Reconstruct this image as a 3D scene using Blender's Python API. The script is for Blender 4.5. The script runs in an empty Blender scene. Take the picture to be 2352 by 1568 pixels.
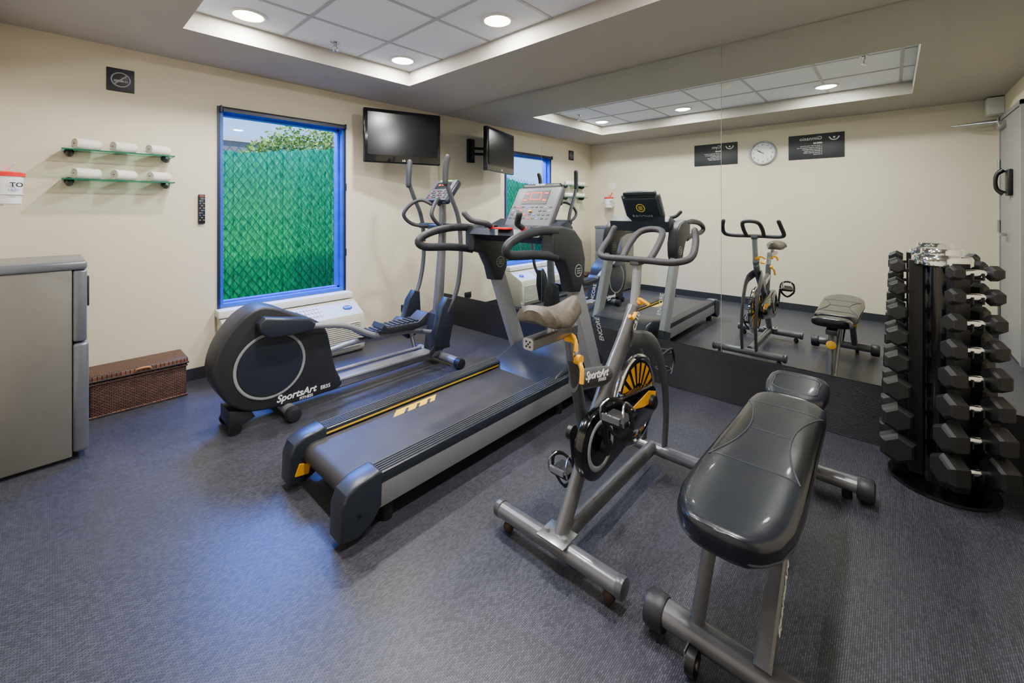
import bpy, bmesh, math, random
from mathutils import Vector as V, Matrix
random.seed(7)
COL=bpy.context.scene.collection
def lin(c):
    c=c/255.0
    return c/12.92 if c<=.04045 else ((c+.055)/1.055)**2.4
def newmat(name):
    m=bpy.data.materials.new(name); m.use_nodes=True
    return m,m.node_tree.nodes,m.node_tree.links,m.node_tree.nodes['Principled BSDF']
def mat(name,rgb,rough=.5,metal=0.,var=.06,vs=25,bump=0.,bs=200,coat=0.,spec=.5,rgb2=None,stretch=None):
    m,N,L,b=newmat(name)
    base=[lin(x) for x in rgb]
    tc=N.new('ShaderNodeTexCoord'); nz=N.new('ShaderNodeTexNoise')
    nz.inputs['Scale'].default_value=vs; nz.inputs['Detail'].default_value=3
    src=tc.outputs['Object']
    if stretch:
        mp=N.new('ShaderNodeMapping'); mp.inputs['Scale'].default_value=stretch
        L.new(src,mp.inputs['Vector']); src=mp.outputs['Vector']
    L.new(src,nz.inputs['Vector'])
    cr=N.new('ShaderNodeValToRGB')
    cr.color_ramp.elements[0].position=.3; cr.color_ramp.elements[1].position=.7
    cr.color_ramp.elements[0].color=[min(1,c*(1-var)) for c in base]+[1]
    c2=[lin(x) for x in rgb2] if rgb2 else [min(1,c*(1+var)) for c in base]
    cr.color_ramp.elements[1].color=c2+[1]
    L.new(nz.outputs['Fac'],cr.inputs['Fac']); L.new(cr.outputs['Color'],b.inputs['Base Color'])
    b.inputs['Roughness'].default_value=rough; b.inputs['Metallic'].default_value=metal
    b.inputs['Coat Weight'].default_value=coat; b.inputs['Specular IOR Level'].default_value=spec
    if bump:
        n2=N.new('ShaderNodeTexNoise'); n2.inputs['Scale'].default_value=bs; n2.inputs['Detail'].default_value=4
        L.new(src,n2.inputs['Vector'])
        bp=N.new('ShaderNodeBump'); bp.inputs['Strength'].default_value=bump; bp.inputs['Distance'].default_value=.003
        L.new(n2.outputs['Fac'],bp.inputs['Height']); L.new(bp.outputs['Normal'],b.inputs['Normal'])
    return m
def emat(name,rgb,s):
    m,N,L,b=newmat(name)
    c=[lin(x) for x in rgb]+[1]
    b.inputs['Base Color'].default_value=c; b.inputs['Emission Color'].default_value=c; b.inputs['Emission Strength'].default_value=s
    return m
def weave(name,c1,c2,w,h,rough,bump,mort=.15,rot=0,mort_col=None,big=.12):
    m,N,L,b=newmat(name)
    tc=N.new('ShaderNodeTexCoord'); mp=N.new('ShaderNodeMapping'); mp.inputs['Rotation'].default_value=rot if isinstance(rot,tuple) else (0,0,rot)
    L.new(tc.outputs['Object'],mp.inputs['Vector'])
    br=N.new('ShaderNodeTexBrick'); br.inputs['Scale'].default_value=1
    br.inputs['Brick Width'].default_value=w; br.inputs['Row Height'].default_value=h
    br.inputs['Mortar Size'].default_value=h*mort; br.inputs['Mortar Smooth'].default_value=.6
    br.inputs['Color1'].default_value=[lin(x) for x in c1]+[1]; br.inputs['Color2'].default_value=[lin(x) for x in c2]+[1]
    mc=mort_col or [x*.45 for x in c1]
    br.inputs['Mortar'].default_value=[lin(x) for x in mc]+[1]
    L.new(mp.outputs['Vector'],br.inputs['Vector'])
    nz=N.new('ShaderNodeTexNoise'); nz.inputs['Scale'].default_value=2.2; nz.inputs['Detail'].default_value=6
    L.new(tc.outputs['Object'],nz.inputs['Vector'])
    mr=N.new('ShaderNodeMapRange'); mr.inputs['From Min'].default_value=.3; mr.inputs['From Max'].default_value=.7
    mr.inputs['To Min'].default_value=1-big; mr.inputs['To Max'].default_value=1+big
    L.new(nz.outputs['Fac'],mr.inputs['Value'])
    mx=N.new('ShaderNodeVectorMath'); mx.operation='SCALE'
    L.new(br.outputs['Color'],mx.inputs[0]); L.new(mr.outputs['Result'],mx.inputs['Scale'])
    L.new(mx.outputs['Vector'],b.inputs['Base Color'])
    b.inputs['Roughness'].default_value=rough
    bp=N.new('ShaderNodeBump'); bp.inputs['Strength'].default_value=bump; bp.inputs['Distance'].default_value=.002; bp.invert=True
    L.new(br.outputs['Fac'],bp.inputs['Height']); L.new(bp.outputs['Normal'],b.inputs['Normal'])
    return m
def smooth_pts(pts,k=6,closed=False):
    P=[V(p) for p in pts]; n=len(P); out=[]
    rng=range(n) if closed else range(n-1)
    for i in rng:
        if closed: a,b,c,d=P[(i-1)%n],P[i],P[(i+1)%n],P[(i+2)%n]
        else: a,b,c,d=P[max(i-1,0)],P[i],P[i+1],P[min(i+2,n-1)]
        for j in range(k):
            t=j/k
            out.append(.5*((2*b)+(c-a)*t+(2*a-5*b+4*c-d)*t*t+(3*b-a-3*c+d)*t**3))
    if not closed: out.append(P[-1])
    return out
class G:
    def __init__(s,m=None):
        s.v=[];s.f=[];s.m=[];s.mats=[];s.cur=0
        if m: s.use(m)
    def use(s,m):
        if m not in s.mats: s.mats.append(m)
        s.cur=s.mats.index(m); return s
    def add(s,vs,fs):
        o=len(s.v); s.v+=[V(v) for v in vs]; s.f+=[[i+o for i in f] for f in fs]; s.m+=[s.cur]*len(fs); return s
    def bm(s,bm,M=None):
        if M: bm.transform(M)
        bm.verts.ensure_lookup_table(); bm.verts.index_update()
        s.add([v.co.copy() for v in bm.verts],[[v.index for v in f.verts] for f in bm.faces]); bm.free(); return s
    def obox(s,c,sz,ax=None,az=None,bev=0,seg=2):
        b=bmesh.new(); bmesh.ops.create_cube(b,size=1)
        bmesh.ops.scale(b,vec=sz,verts=b.verts)
        if bev: bmesh.ops.bevel(b,geom=list(b.edges),offset=min(bev,min(sz)*.49),segments=seg,affect='EDGES',profile=.5)
        X=V(ax).normalized() if ax else V((1,0,0))
        Z=V(az).normalized() if az else V((0,0,1))
        Y=Z.cross(X).normalized(); Z=X.cross(Y)
        M=Matrix(((X.x,Y.x,Z.x,c[0]),(X.y,Y.y,Z.y,c[1]),(X.z,Y.z,Z.z,c[2]),(0,0,0,1)))
        return s.bm(b,M)
    def box(s,lo,hi,bev=0,seg=2):
        c=[(a+b)/2 for a,b in zip(lo,hi)]; sz=[abs(b-a) for a,b in zip(lo,hi)]
        return s.obox(c,sz,bev=bev,seg=seg)
    def loft(s,rings,caps=True,closed=False,matf=None):
        n=len(rings[0]); vs=[p for r in rings for p in r]; fs=[]
        R=len(rings)
        for i in range(R if closed else R-1):
            a=i*n; b=((i+1)%R)*n
            for j in range(n):
                k=(j+1)%n; fs.append([a+j,a+k,b+k,b+j])
        if caps and not closed:
            fs.append(list(range(n))[::-1]); fs.append([(R-1)*n+j for j in range(n)])
        if matf is None: return s.add(vs,fs)
        o=len(s.v); s.v+=[V(v) for v in vs]; s.f+=[[i+o for i in f] for f in fs]
        for f in fs:
            c=sum((V(vs[i]) for i in f),V((0,0,0)))/len(f); m=matf(c)
            if m not in s.mats: s.mats.append(m)
            s.m.append(s.mats.index(m))
        return s
    def tube(s,pts,r,ry=None,up=None,n=12,sm=0,closed=False,caps=True,sq=False,rnd=False):
        P=smooth_pts(pts,sm,closed) if sm else [V(p) for p in pts]
        m=len(P); rr=r if isinstance(r,(list,tuple)) else None
        T=[]
        for i in range(m):
            if closed: t=P[(i+1)%m]-P[i-1]
            else: t=P[min(i+1,m-1)]-P[max(i-1,0)]
            T.append(t.normalized())
        rings=[]; prev=None
        for i in range(m):
            t=T[i]
            if up is not None: ref=V(up)
            elif prev is None: ref=V((0,0,1)) if abs(t.z)<.9 else V((1,0,0))
            else: ref=prev
            sd=t.cross(ref).normalized(); nm=sd.cross(t).normalized(); prev=nm
            if rr:
                q=i/(m-1)*(len(rr)-1); k=min(int(q),len(rr)-2); R=rr[k]*(1-(q-k))+rr[k+1]*(q-k)
            else: R=r
            RY=(ry if ry else R)
            ring=[]
            if sq:
                b=min(R,RY)*.3
                for (x,y) in [(R,RY-b),(R-b,RY),(-R+b,RY),(-R,RY-b),(-R,-RY+b),(-R+b,-RY),(R-b,-RY),(R,-RY+b)]:
                    ring.append(P[i]+sd*x+nm*y)
            else:
                for j in range(n):
                    a=2*math.pi*j/n; ring.append(P[i]+sd*math.cos(a)*R+nm*math.sin(a)*RY)
            rings.append(ring)
        if rnd and not closed:
            def shr(ring,c,k,off): return [c+(p-c)*k+off for p in ring]
            R=rr[0] if rr else r
            a=[shr(rings[0],P[0],k,-T[0]*R*h) for k,h in ((.5,.85),(.85,.5))]
            R=rr[-1] if rr else r
            b=[shr(rings[-1],P[-1],k,T[-1]*R*h) for k,h in ((.85,.5),(.5,.85))]
            rings=a+rings+b
        return s.loft(rings,caps,closed)
    def cyl(s,a,b,r,r2=None,n=24,bev=0):
        a=V(a);b=V(b);r2=r if r2 is None else r2
        if bev: return s._cylb(a,b,r,r2,n,bev)
        return s._rings([(a,r),(b,r2)],(b-a),n)
    def _rings(s,lst,ax,n):
        t=ax.normalized(); ref=V((0,0,1)) if abs(t.z)<.9 else V((1,0,0))
        sd=t.cross(ref).normalized(); nm=sd.cross(t)
        rings=[[c+sd*math.cos(2*math.pi*j/n)*r+nm*math.sin(2*math.pi*j/n)*r for j in range(n)] for c,r in lst]
        return s.loft(rings)
    def _cylb(s,a,b,r,r2,n,bev):
        t=(b-a).normalized()
        return s._rings([(a,r-bev),(a+t*bev*.3,r-bev*.3),(a+t*bev,r),(b-t*bev,r2),(b-t*bev*.3,r2-bev*.3),(b,r2-bev)],b-a,n)
    def lathe(s,prof,o,ax,n=32):
        o=V(o);ax=V(ax).normalized()
        return s._rings([(o+ax*d,max(r,.0003)) for d,r in prof],ax,n)
    def torus(s,c,ax,R,r,n=40,m=10,r2=None):
        ax=V(ax).normalized(); ref=V((0,0,1)) if abs(ax.z)<.9 else V((1,0,0))
        u=ax.cross(ref).normalized(); w=ax.cross(u)
        r2=r2 or r; c=V(c); rings=[]
        for i in range(n):
            a=2*math.pi*i/n; d=u*math.cos(a)+w*math.sin(a)
            rings.append([c+d*(R+r*math.cos(2*math.pi*j/m))+ax*r2*math.sin(2*math.pi*j/m) for j in range(m)])
        return s.loft(rings,closed=True)
    def prism(s,poly,pl,a,b,bev=0,seg=2):
        bm_=bmesh.new()
        def P(p,d): return {'xz':(p[0],d,p[1]),'xy':(p[0],p[1],d),'yz':(d,p[0],p[1])}[pl]
        vs=[bm_.verts.new(P(p,a)) for p in poly]; f=bm_.faces.new(vs)
        r=bmesh.ops.extrude_face_region(bm_,geom=[f])
        nv=[g for g in r['geom'] if isinstance(g,bmesh.types.BMVert)]
        d=V(P((0,0),b))-V(P((0,0),a))
        bmesh.ops.translate(bm_,vec=d,verts=nv)
        if bev:
            ns=set(nv)
            es=[e for e in bm_.edges if (e.verts[0] in ns)==(e.verts[1] in ns)]
            bmesh.ops.bevel(bm_,geom=es,offset=bev,segments=seg,affect='EDGES',profile=.5)
        return s.bm(bm_)
    def sph(s,c,r,sc=(1,1,1),n=16):
        b=bmesh.new(); bmesh.ops.create_uvsphere(b,u_segments=n,v_segments=n//2+2,radius=r)
        return s.bm(b,Matrix.Translation(c)@Matrix.Diagonal((*sc,1)))
    def text(s,t,size,o,xd,yd,ext=.0008,align='CENTER',shear=0,off=0,spc=1):
        cu=bpy.data.curves.new('t','FONT'); cu.body=t; cu.size=size; cu.align_x=align; cu.align_y='CENTER'
        cu.extrude=ext; cu.shear=shear; cu.offset=off; cu.space_character=spc; cu.resolution_u=3
        ob=bpy.data.objects.new('t',cu); COL.objects.link(ob)
        bpy.context.view_layer.update()
        me=bpy.data.meshes.new_from_object(ob.evaluated_get(bpy.context.evaluated_depsgraph_get()))
        X=V(xd).normalized();Y=V(yd).normalized();Z=X.cross(Y)
        vs=[V(o)+X*v.co.x+Y*v.co.y+Z*(v.co.z+ext) for v in me.vertices]
        fs=[list(p.vertices) for p in me.polygons]
        bpy.data.objects.remove(ob); bpy.data.curves.remove(cu); bpy.data.meshes.remove(me)
        return s.add(vs,fs)
    def mesh(s,name,o=(0,0,0),ang=35,recalc=True):
        me=bpy.data.meshes.new(name); o=V(o)
        me.from_pydata([tuple(v-o) for v in s.v],[],s.f)
        for m in s.mats: me.materials.append(m)
        me.polygons.foreach_set('material_index',s.m)
        if recalc:
            b=bmesh.new(); b.from_mesh(me); bmesh.ops.recalc_face_normals(b,faces=b.faces); b.to_mesh(me); b.free()
        me.polygons.foreach_set('use_smooth',[True]*len(me.polygons))
        me.set_sharp_from_angle(angle=math.radians(ang)); me.update()
        return me
    def part(s,name,parent,label=None,local=False,kind=None,ang=35):
        root=parent
        while root.parent: root=root.parent
        o=(0,0,0) if local else root.location
        ob=bpy.data.objects.new(name,s.mesh(name,o,ang)); COL.objects.link(ob); ob.parent=parent
        if label: ob['label']=label
        if kind: ob['kind']=kind
        return ob
    def top(s,name,label,cat,loc=(0,0,0),local=False,group=None,kind=None,ang=35):
        ob=bpy.data.objects.new(name,s.mesh(name,(0,0,0) if local else loc,ang)); ob.location=loc; COL.objects.link(ob)
        if label: ob['label']=label
        if cat: ob['category']=cat
        if group: ob['group']=group
        if kind: ob['kind']=kind
        return ob
def thing(name,label,cat,loc,group=None,rot=0):
    e=bpy.data.objects.new(name,None); e.empty_display_size=.1; e.location=loc; e.rotation_euler=(0,0,rot)
    COL.objects.link(e); e['label']=label; e['category']=cat
    if group: e['group']=group
    return e
def structure(g,name,label=None,cat='structure'):
    return g.top(name,label or name.replace('_',' '),cat,kind='structure')

# ---------- materials
M_wall=mat('wall_paint',(211,201,178),.75,var=.02,vs=3,bump=.15,bs=250)
M_soff=mat('soffit_paint',(162,157,148),.8,var=.02,vs=3)
M_tile=mat('ceiling_tile',(226,230,238),.9,var=.03,vs=60,bump=.3,bs=300)
M_grid=mat('grid_metal',(165,167,171),.5,var=.02)
M_floor=weave('floor_weave',(78,79,90),(50,51,60),.013,.0055,.36,.8,big=.1)
M_base=mat('baseboard_vinyl',(38,40,46),.5)
M_panel=weave('panel_weave',(34,36,44),(18,19,26),.022,.008,.35,.6,rot=(0,math.pi/2,math.pi/2))
M_mirror,_n,_l,_b=newmat('mirror_silver'); _b.inputs['Base Color'].default_value=(.84,.885,.86,1); _b.inputs['Metallic'].default_value=1; _b.inputs['Roughness'].default_value=.004
M_blueglow=mat('blue_glow_frame',(12,74,190),.35,var=.15,vs=8)  # blue glow of window light on the dark frame, painted as its base colour
M_navy=mat('navy_frame',(14,26,60),.4)
M_white=mat('white_plastic',(220,218,210),.45,var=.02)
M_offw=mat('offwhite_plastic',(196,193,178),.5,var=.02)
M_dark=mat('dark_plastic',(34,36,41),.45,var=.08,bump=.1,bs=500)
M_darkb=mat('dark_blue_plastic',(36,41,52),.32,var=.08)
M_black=mat('black_plastic',(17,17,20),.4)
M_glossk=mat('gloss_black',(9,9,11),.14,coat=.4)
M_screen=mat('screen_black',(14,15,19),.18,var=.02)
M_rub=mat('rubber_black',(17,17,19),.55,var=.1,bump=.15,bs=400)
M_grip=mat('grip_foam',(46,46,50),.6,bump=.2,bs=300)
M_silver=mat('silver_paint',(138,139,144),.36,.35,var=.04)
M_silver2=mat('silver_light',(150,152,157),.40,.3,var=.04)
M_gun=mat('gunmetal_paint',(82,83,87),.33,.35,var=.05,coat=.25)
M_gunl=mat('gunmetal_light',(104,105,110),.30,.4,var=.05,coat=.25)
M_consg=mat('console_grey',(84,86,90),.45,.1,var=.04)
M_chrome=mat('chrome',(225,225,228),.08,1,var=.01)
M_steel=mat('brushed_steel',(175,175,178),.25,.9,var=.04)
M_yel=mat('yellow_plastic',(248,176,0),.4,var=.04)
M_yell=mat('yellow_line',(235,190,20),.5,var=.04)
M_belt=mat('belt_rubber',(50,48,50),.5,var=.18,vs=9,bump=.25,bs=500)
M_leather=mat('leather_vinyl',(20,24,33),.27,var=.1,vs=12,bump=.10,bs=120,coat=.15)
M_leather2=mat('leather_insert',(12,14,18),.24,var=.12,vs=12,bump=.08,bs=70,coat=.15)
M_seam=mat('seam_thread',(40,45,54),.5)
M_red=mat('red_plastic',(215,30,24),.4)
M_led=emat('led_red',(255,50,30),2.0)
M_grn=emat('led_green',(120,255,60),1.0)
M_txtw=mat('lettering_white',(235,235,235),.5,var=.01)
M_txtg=mat('lettering_grey',(140,142,146),.5,var=.01)
M_txty=mat('lettering_yellow',(235,200,40),.5,var=.01)
M_signk=mat('sign_black',(32,33,38),.5,var=.04)
M_towel=mat('towel_cotton',(224,219,208),.95,var=.10,vs=80,bump=1.0,bs=260)
M_glassg=mat('glass_edge_green',(20,96,72),.1,var=.02)
M_fridge=mat('fridge_panel',(122,120,115),.33,.3,var=.03)
M_fridge2=mat('fridge_door_metal',(116,120,130),.28,.5,var=.04)
M_wick=weave('wicker',(124,82,64),(86,56,44),.022,.009,.55,1.0,mort=.3,rot=(math.pi/2,0,0),mort_col=(34,20,16))
M_wickt=weave('wicker_top',(124,82,64),(92,60,46),.022,.009,.55,1.0,mort=.3,mort_col=(34,20,16))
M_tan=mat('leather_tan',(176,118,72),.5)
M_saddle=mat('saddle_vinyl',(84,76,66),.45,var=.35,vs=40,bump=.3,bs=120)
M_brown=mat('brown_rubber',(60,44,38),.6)
M_tub=mat('tub_white',(222,222,222),.35,var=.01)
M_door=mat('door_paint',(140,138,136),.5)
M_doorb=mat('door_brown',(110,74,58),.5)
M_green=mat('green_slat',(0,120,52),.5,var=.4,vs=9,rgb2=(0,172,84),stretch=(5,1,1.6),spec=.2)
M_wire=mat('green_wire',(0,66,40),.45,spec=.2)
M_leaf=mat('leaf_green',(110,150,45),.7,var=.35,vs=4,rgb2=(180,200,90))
M_bark=mat('bark',(90,70,50),.8,bump=.5,bs=30)
M_conc=mat('concrete',(140,132,122),.85,var=.1,bump=.3,bs=40)
M_lens=emat('lamp_lens',(255,248,232),14)
M_carr=mat('oval_blue',(30,70,150),.35)
M_bluet=mat('blue_button',(70,110,200),.4)
def clear_glass(name,tint,fac=.06):
    m=bpy.data.materials.new(name); m.use_nodes=True; N=m.node_tree.nodes; L=m.node_tree.links; N.clear()
    o=N.new('ShaderNodeOutputMaterial'); t=N.new('ShaderNodeBsdfTransparent'); g=N.new('ShaderNodeBsdfGlossy'); x=N.new('ShaderNodeMixShader')
    t.inputs['Color'].default_value=tint; g.inputs['Roughness'].default_value=.02; x.inputs['Fac'].default_value=fac
    L.new(t.outputs[0],x.inputs[1]); L.new(g.outputs[0],x.inputs[2]); L.new(x.outputs[0],o.inputs['Surface']); return m
M_pane=clear_glass('pane_glass',(.95,.98,1,1),.01)
M_shelf=clear_glass('shelf_glass',(.62,.82,.74,1),.12)

# ---------- room shell
XW=-3.42; YS=-4.83; H=2.45; HT=2.58
WX0,WX1,WZ0,WZ1=-2.206,-1.17,.525,2.135
g=G(M_wall)
g.box((XW-.15,0,0),(WX0,.14,2.75)); g.box((WX1,0,0),(.15,.14,2.75)); g.box((WX0,0,0),(WX1,.14,WZ0)); g.box((WX0,0,WZ1),(WX1,.14,2.75))
structure(g,'wall_north','cream painted wall with a window opening')
structure(G(M_wall).box((0,YS-.15,0),(.15,0,2.75)),'wall_east','cream wall behind the mirrors')
structure(G(M_wall).box((XW-.15,YS-.15,0),(XW,0,2.75)),'wall_west','cream painted wall opposite the mirrors')
structure(G(M_wall).box((XW,YS-.15,0),(0,YS,2.75)),'wall_south','cream painted wall with the door')
structure(G(M_floor).box((XW-.15,YS-.15,-.1),(.15,.14,0)),'floor','dark grey woven vinyl floor')
TX0,TX1,TY0,TY1=-2.56,-.90,-4.15,-.72
g=G(M_soff)
g.box((XW,YS,H),(TX0,0,2.7)); g.box((TX1,YS,H),(0,0,2.7)); g.box((TX0,YS,H),(TX1,TY0,2.7)); g.box((TX0,TY1,H),(TX1,0,2.7))
structure(g,'ceiling','taupe soffit ceiling around a recessed tray')
structure(G(M_tile).box((TX0,TY0,HT),(TX1,TY1,HT+.05)),'ceiling_tray','white acoustic ceiling tiles in the tray')
g=G(M_grid)
for x in (-1.40,-1.975): g.box((x-.011,TY0,HT-.006),(x+.011,TY1,HT+.002))
for i in range(6):
    y=-1.19-.575*i
    if y>TY0: g.box((TX0,y-.011,HT-.005),(TX1,y+.011,HT+.002))
structure(g,'trim_1','ceiling tile grid bars')
structure(G(M_panel).box((-.014,YS,0),(0,0,.332)),'baseboard_east','dark woven wall panel below the mirrors')
structure(G(M_base).box((XW,-.012,0),(-.014,0,.09)),'baseboard_north','dark vinyl baseboard')
structure(G(M_base).box((XW,YS,0),(XW+.012,-.012,.09)),'baseboard_west','dark vinyl baseboard')
structure(G(M_base).box((-2.3,YS,0),(-.014,YS+.012,.09)),'baseboard_south','dark vinyl baseboard')
for a,b in ((-.012,-1.557),(-1.560,-3.128),(-3.131,-4.72)):
    G(M_mirror).box((-.008,b,.336),(-.001,a,H-.002)).top('mirror_panel','large frameless wall mirror panel reaching the ceiling','mirror',loc=(-.004,(a+b)/2,.336),group='wall mirror panels')

# ---------- window
g=G(M_blueglow)
fw=.026
g.box((WX0,-.008,WZ0),(WX0+fw,.05,WZ1)); g.box((WX1-fw,-.008,WZ0),(WX1,.05,WZ1)); g.box((WX0+fw,-.008,WZ0),(WX1-fw,.05,WZ0+.028)); g.box((WX0+fw,-.008,WZ1-.03),(WX1-fw,.05,WZ1))
g.use(M_navy)
g.box((WX0-.014,-.012,WZ0-.005),(WX0+.006,.02,WZ1+.012)); g.box((WX1-.006,-.012,WZ0-.005),(WX1+.014,.02,WZ1+.012)); g.box((WX0,-.012,WZ1),(WX1,.02,WZ1+.012))
g.use(M_blueglow)
i0=WX0+fw;i1=WX1-fw
g.box((i0,.05,WZ0+.02),(i0+.014,.12,WZ1-.03)); g.box((i1-.02,.05,WZ0+.02),(i1,.12,WZ1-.03)); g.box((i0,.05,WZ0+.02),(i1,.12,WZ0+.04)); g.box((i0,.05,WZ1-.05),(i1,.12,WZ1-.03))
win=structure(g,'window_1','window with metal frame, its blue glow painted on')
G(M_pane).box((i0+.013,.085,WZ0+.039),(i1-.019,.089,WZ1-.049)).part('pane',win)
g=G(M_dark); g.cyl((WX0+.01,-.03,WZ1-.012),(WX1-.01,-.03,WZ1-.012),.02); g.use(M_navy); g.box((WX0+.02,-.05,WZ1-.035),(WX1-.02,-.046,WZ1-.01)); g.box((WX0,-.055,WZ1-.04),(WX0+.01,0,WZ1+.012)); g.box((WX1-.01,-.055,WZ1-.04),(WX1,0,WZ1+.012))
g.part('roller_blind',win,'rolled-up dark blind')
for z in (.86,1.5): G(M_navy).box((WX1+.004,-.014,z),(WX1+.02,-.004,z+.07)).part('blind_catch',win)
structure(G(M_white).box((WX0-.03,-.12,.462),(WX1+.03,-.002,.52),bev=.006),'trim_3','white window sill')

# exterior
structure(G(M_conc).box((-9,.15,-.1),(5,12,-.02)),'ground','concrete ground outside',)
def ztop(x): return 1.91+.13*(x+1.95)
fence=thing('chain_link_fence','green chain-link fence with woven privacy slats outside the window','fence',(-1.9,.95,-.02))
g=G(M_wire)
x=-6.5
while x<2.5:
    for sgn in (1,-1):
        k=.72*sgn; z0=0.
        z1=(1.91+.13*(x+1.95))/(1-.13*k)+.035
        lo,hi=-4.2,.3
        za,zb=z0,z1
        if sgn>0: za=max(za,(lo-x)/k); zb=min(zb,(hi-x)/k)
        else: za=max(za,(hi-x)/k); zb=min(zb,(lo-x)/k)
        if zb-za>.05: g.tube([(x+k*za,.945,za),(x+k*zb,.945,zb)],.0028,n=5)
    x+=.078
g.part('wire_mesh',fence,kind='stuff')
g=G(M_green); x=-4.2; i=0
while x<.3:
    zt=ztop(x)+random.uniform(-.03,.0)
    g.obox((x+.02,.96+.008*(i%2),zt/2),(.042,.005,zt),ax=(1,random.uniform(-.25,.25),0)); x+=.039; i+=1
g.part('privacy_slat',fence,kind='stuff')
for x in (-4.2,-2.9,-.2): G(M_wire).cyl((x,1.0,0),(x,1.0,1.6),.03).part('post',fence)
tree=thing('tree','leafy green tree behind the fence','tree',(.5,4.2,-.02))
G(M_bark).tube([(.5,4.2,-.02),(.5,4.2,1.0),(.45,4.15,1.8),(.6,4.1,2.6)],[.14,.11,.08,.04],sm=4).part('trunk',tree)
g=G(M_leaf)
blobs=[((.35,4.2,2.25),.75),((-.25,4.1,2.25),.5),((1.0,4.3,2.5),.9),((-.6,4.1,2.1),.4),((.6,4.2,2.0),.8),((1.7,4.3,2.6),1.0)]
for c,R in blobs:
    for i in range(1500):
        d=V((random.gauss(0,1),random.gauss(0,1),random.gauss(0,1))).normalized()*R*random.uniform(.4,1.08)
        p=V(c)+d; a=V((random.uniform(-1,1),random.uniform(-1,1),random.uniform(-1,1))).normalized()*.04
        b=a.cross(V((random.uniform(-1,1),random.uniform(-1,1),random.uniform(-1,1)))).normalized()*.022
        g.add([p-a,p+b,p+a,p-b],[[0,1,2,3]])
g.part('foliage',tree,kind='stuff')
g=G(M_conc); g.box((-8,7,-.02),(1,7.3,2.85)); g.use(M_white).box((-8,6.95,2.85),(1,7.35,2.95))
g.top('building','pale concrete building with a flat roof edge outside','building',loc=(-3.5,7,-.02))

# ---------- ceiling fixtures
for i,(x,y) in enumerate(((-1.11,-.93),(-2.25,-.9),(-1.11,-2.05),(-2.25,-2.05),(-1.11,-3.5),(-2.25,-3.5))):
    t=thing('downlight','round recessed ceiling downlight, switched on','ceiling light',(x,y,HT),group='recessed ceiling downlights')
    G(M_white).torus((x,y,HT-.004),(0,0,1),.098,.012,r2=.006).part('trim_ring',t)
    G(M_lens).cyl((x,y,HT-.006),(x,y,HT-.001),.09,n=32).part('lens',t)
    ld=bpy.data.lights.new('downlight_lamp','AREA'); ld.shape='DISK'; ld.size=.12; ld.energy=35; ld.color=(1,.972,.93)
    lo=bpy.data.objects.new('lamp',ld); COL.objects.link(lo); lo.parent=t; lo.location=(0,0,-.012)
for x,y in ((-1.67,-.886),(-1.4,-3.83)):
    t=thing('fire_sprinkler','small pendant fire sprinkler on the ceiling','sprinkler',(x,y,HT),group='ceiling sprinklers')
    g=G(M_steel); g.lathe([(0,.035),(-.006,.033),(-.008,.014),(-.03,.012),(-.032,.008)],(x,y,HT),(0,0,1)); g.tube([(x-.014,y,HT-.03),(x-.018,y,HT-.05),(x,y,HT-.07)],.004,n=6); g.tube([(x+.014,y,HT-.03),(x+.018,y,HT-.05),(x,y,HT-.07)],.004,n=6)
    g.part('sprinkler_body',t); G(M_steel).cyl((x,y,HT-.074),(x,y,HT-.07),.024).part('deflector',t)
G(M_white).lathe([(0,.06),(-.02,.06),(-.035,.05),(-.045,.03),(-.047,.0)],(-1.49,-2.75,HT),(0,0,1)).top('smoke_detector','round white smoke detector on the ceiling','smoke detector',loc=(-1.49,-2.75,HT))

# ---------- wall items, window wall
t=thing('no_smoking_sign','square black plate with a white no-smoking symbol','sign',(-2.786,-.006,2.22))
G(M_signk).box((-2.858,-.010,2.14),(-2.714,0,2.30),bev=.004).part('plate',t)
g=G(M_txtg); g.torus((-2.786,-.0115,2.222),(0,1,0),.048,.004,r2=.0015)
g.obox((-2.786,-.0118,2.222),(.095,.002,.008),ax=(1,0,1)); 
g.box((-2.822,-.0125,2.206),(-2.77,-.0105,2.220)); g.box((-2.766,-.0125,2.206),(-2.758,-.0105,2.220)); g.box((-2.755,-.0125,2.206),(-2.75,-.0105,2.220))
g.tube([(-2.763,-.0115,2.224),(-2.763,-.0115,2.232),(-2.775,-.0115,2.234),(-2.778,-.0115,2.244)],.002,n=6); g.tube([(-2.754,-.0115,2.224),(-2.754,-.0115,2.236),(-2.764,-.0115,2.243),(-2.764,-.0115,2.25)],.002,n=6)
g.part('symbol',t)
def shelf(z):
    t=thing('glass_shelf','green-tinted glass wall shelf on black brackets holding rolled towels','shelf',(-2.79,0,z),group='glass towel shelves')
    g=G(M_shelf); g.box((-3.07,-.155,z-.008),(-2.51,-.004,z)); g.use(M_glassg); g.box((-3.07,-.1565,z-.008),(-2.51,-.155,z)); g.box((-3.071,-.155,z-.008),(-3.069,-.004,z)); g.box((-2.511,-.155,z-.008),(-2.509,-.004,z))
    g.part('glass_panel',t)
    for x in (-3.035,-2.545):
        g=G(M_black); g.cyl((x,0,z-.012),(x,-.035,z-.012),.024); g.tube([(x,-.03,z-.02),(x,-.06,z-.03),(x,-.10,z-.014)],[.02,.018,.01],n=12,sm=3); g.box((x-.012,-.07,z-.018),(x+.012,-.03,z-.0085)); g.part('bracket',t)
shelf(1.705); shelf(1.515)
g=G(M_towel)
sp=[]; turns=2.9; n=90
for i in range(n+1):
    a=i/n*turns*2*math.pi; r=.006+.031*(i/n); sp.append((math.cos(a)*r,math.sin(a)*r*.95,a,r))
th0=.0040
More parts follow.
